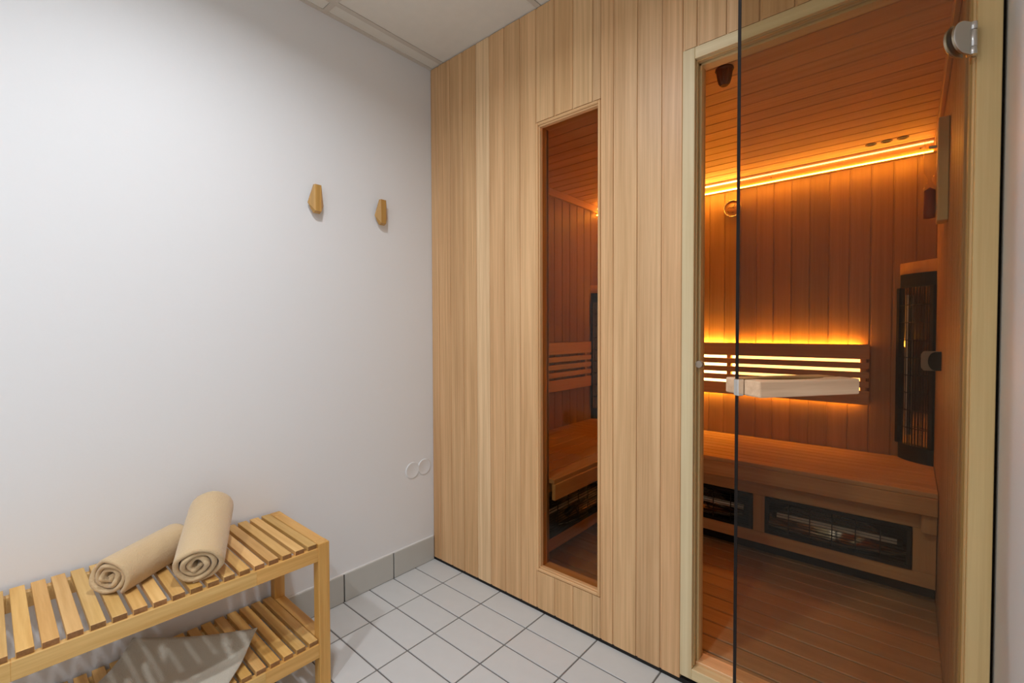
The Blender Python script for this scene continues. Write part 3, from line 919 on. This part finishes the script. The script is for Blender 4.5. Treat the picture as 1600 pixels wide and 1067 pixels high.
# ------------------------------------------------------------------ rolled towels
def towel(name, p0, p1, ra, rb, label, turns=3.3, seed=1, twist=0.0, core_r=0.14, back_round=True, grow=1.0):
    """rolled towel with its spiral end at p0; ra across, rb upright radius"""
    r_ = random.Random(seed)
    p0, p1 = V(p0), V(p1)
    d = p1 - p0
    L_ = d.length
    zc = d.normalized()
    upv = V((0, 0, 1)); upv = (upv - zc * upv.dot(zc)).normalized()
    mw = frame(p0, upv, d)                          # local y up, z along
    step = 26
    n = int(turns * step)
    ph = [r_.uniform(0, 6.28) for _ in range(8)]
    pitch = (1 - core_r) / turns
    bm = bmesh.new()
    rows = []
    NZ = 26
    def outer(a, w):
        return 1 + 0.022 * math.sin(2 * a + ph[0] + 2.0 * w) + 0.014 * math.sin(3 * a + ph[1] - 3 * w) + 0.010 * math.sin(7 * a + ph[2] + 9 * w) + 0.007 * math.sin(4 * a + 17 * w + ph[5]) * math.sin(23 * w + ph[3])
    for iz in range(NZ + 1):
        f = iz / NZ
        if iz == 0: zz, th_ = 0.0, 0.45
        elif iz == 1: zz, th_ = 0.005, 0.86
        elif iz == NZ: zz, th_ = L_, 0.45
        else: zz, th_ = 0.005 + (L_ - 0.005) * ((iz - 1) / (NZ - 1)), 0.84
        taper = 1.0 + (grow - 1.0) * f
        if back_round and f > 0.86: taper *= math.sqrt(max(0.05, 1 - ((f - 0.86) / 0.14) ** 2 * 0.75))
        ro, ri = [], []
        for k in range(n + 1):
            a = 2 * math.pi * k / step
            rr = core_r + (1 - core_r) * k / n
            wob = outer(a, f * 0.5) + (0.06 * math.sin(5 * a * 0.37 + ph[3]) + 0.035 * math.sin(4.3 * a + ph[7])) * (1 - k / n)
            c = pitch * th_ / 2
            for lst, q in ((ro, rr + c), (ri, rr - c)):
                rad = q * wob * taper
                x = math.cos(a + twist) * rad * ra
                y = math.sin(a + twist) * rad * rb
                if y < -rb * 0.84: y = -rb * 0.84 - (y + rb * 0.84) * -0.25
                # end face not quite flat: inner turns stand a little proud or back
                dz = 0.0
                if iz <= 1: dz = 0.004 * math.sin(1.7 * a + ph[4]) + 0.006 * (1 - rr) * math.sin(ph[5])
                lst.append(bm.verts.new((x, y, zz + dz + 0.003 * math.sin(3 * a + ph[6]) * (1 if iz in (0, 1) else 0))))
        rows.append(ro + ri[::-1])
    m_ = len(rows[0])
    for A, B in zip(rows, rows[1:]):
        for i in range(m_):
            j = (i + 1) % m_
            f_ = bm.faces.new((A[i], A[j], B[j], B[i])); f_.smooth = True
    for R_ in (rows[0], rows[-1]):
        h2 = m_ // 2
        for k in range(h2 - 1):
            f_ = bm.faces.new((R_[k], R_[k + 1], R_[m_ - 2 - k], R_[m_ - 1 - k])); f_.smooth = True
    return tag(link(name, mesh_bm(bm), 'towel', None, mw), label, 'towel', 'rolled towels on the bench')

towel('rolled_towel', (0.258, -1.300, 0.5270), (0.120, -1.118, 0.5270), 0.056, 0.050, 'beige rolled towel lying flat on the bench slats beneath the other roll', seed=3, twist=2.3, back_round=False)
towel('rolled_towel', (0.374, -1.130, 0.5310), (0.082, -1.010, 0.6050), 0.062, 0.054, 'beige rolled towel propped across the other roll with its end raised to the wall', seed=9, twist=3.17, grow=1.06)

# ------------------------------------------------------------------ folded cloth on the lower shelf
def sheet():
    A, B, C, D_ = V((0.262, -0.938, 0.212)), V((0.415, -1.075, 0.176)), V((0.045, -1.215, 0.226)), V((0.185, -1.345, 0.180))
    n = 18
    bm = bmesh.new()
    for lay in range(3):
        top, bot = [], []
        for i in range(n + 1):
            u = i / n
            rt, rb = [], []
            for j in range(n + 1):
                v = j / n
                # u: from right edge (A-B) to left edge (C-D); v: from wall side to front
                p = (A * (1 - v) + B * v) * (1 - u) + (C * (1 - v) + D_ * v) * u
                # edges bow, middle sags on to the slats
                p.z += -0.012 * math.sin(math.pi * u) * (1 - 0.5 * v) + 0.006 * math.sin(2.2 * math.pi * v + 1.0 + u)
                p.z = max(p.z, 0.1725 + 0.004 * (2 - lay))
                inset = 0.004 * lay
                p.x -= inset * (1 - u); p.y -= inset * (1 - u)
                z = p.z - lay * 0.0048 * (0.35 + 0.65 * (1 - u) + 0.2 * v)
                z = max(z, 0.1675 + 0.0021 * (2 - lay))
                rt.append(bm.verts.new((p.x, p.y, z)))
                rb.append(bm.verts.new((p.x, p.y, z - 0.0019)))
            top.append(rt); bot.append(rb)
        for i in range(n):
            for j in range(n):
                f = bm.faces.new((top[i][j], top[i + 1][j], top[i + 1][j + 1], top[i][j + 1])); f.smooth = True
                f = bm.faces.new((bot[i][j], bot[i][j + 1], bot[i + 1][j + 1], bot[i + 1][j])); f.smooth = True
        for i in range(n):
            bm.faces.new((top[i][0], bot[i][0], bot[i + 1][0], top[i + 1][0]))
            bm.faces.new((top[i][n], top[i + 1][n], bot[i + 1][n], bot[i][n]))
            bm.faces.new((top[0][i], top[0][i + 1], bot[0][i + 1], bot[0][i]))
            bm.faces.new((top[n][i], bot[n][i], bot[n][i + 1], top[n][i + 1]))
    return mesh_bm(bm)
tag(link('folded_cloth', sheet(), 'linen'), 'folded grey beige cloth lying on the lower shelf of the slatted bench', 'cloth')
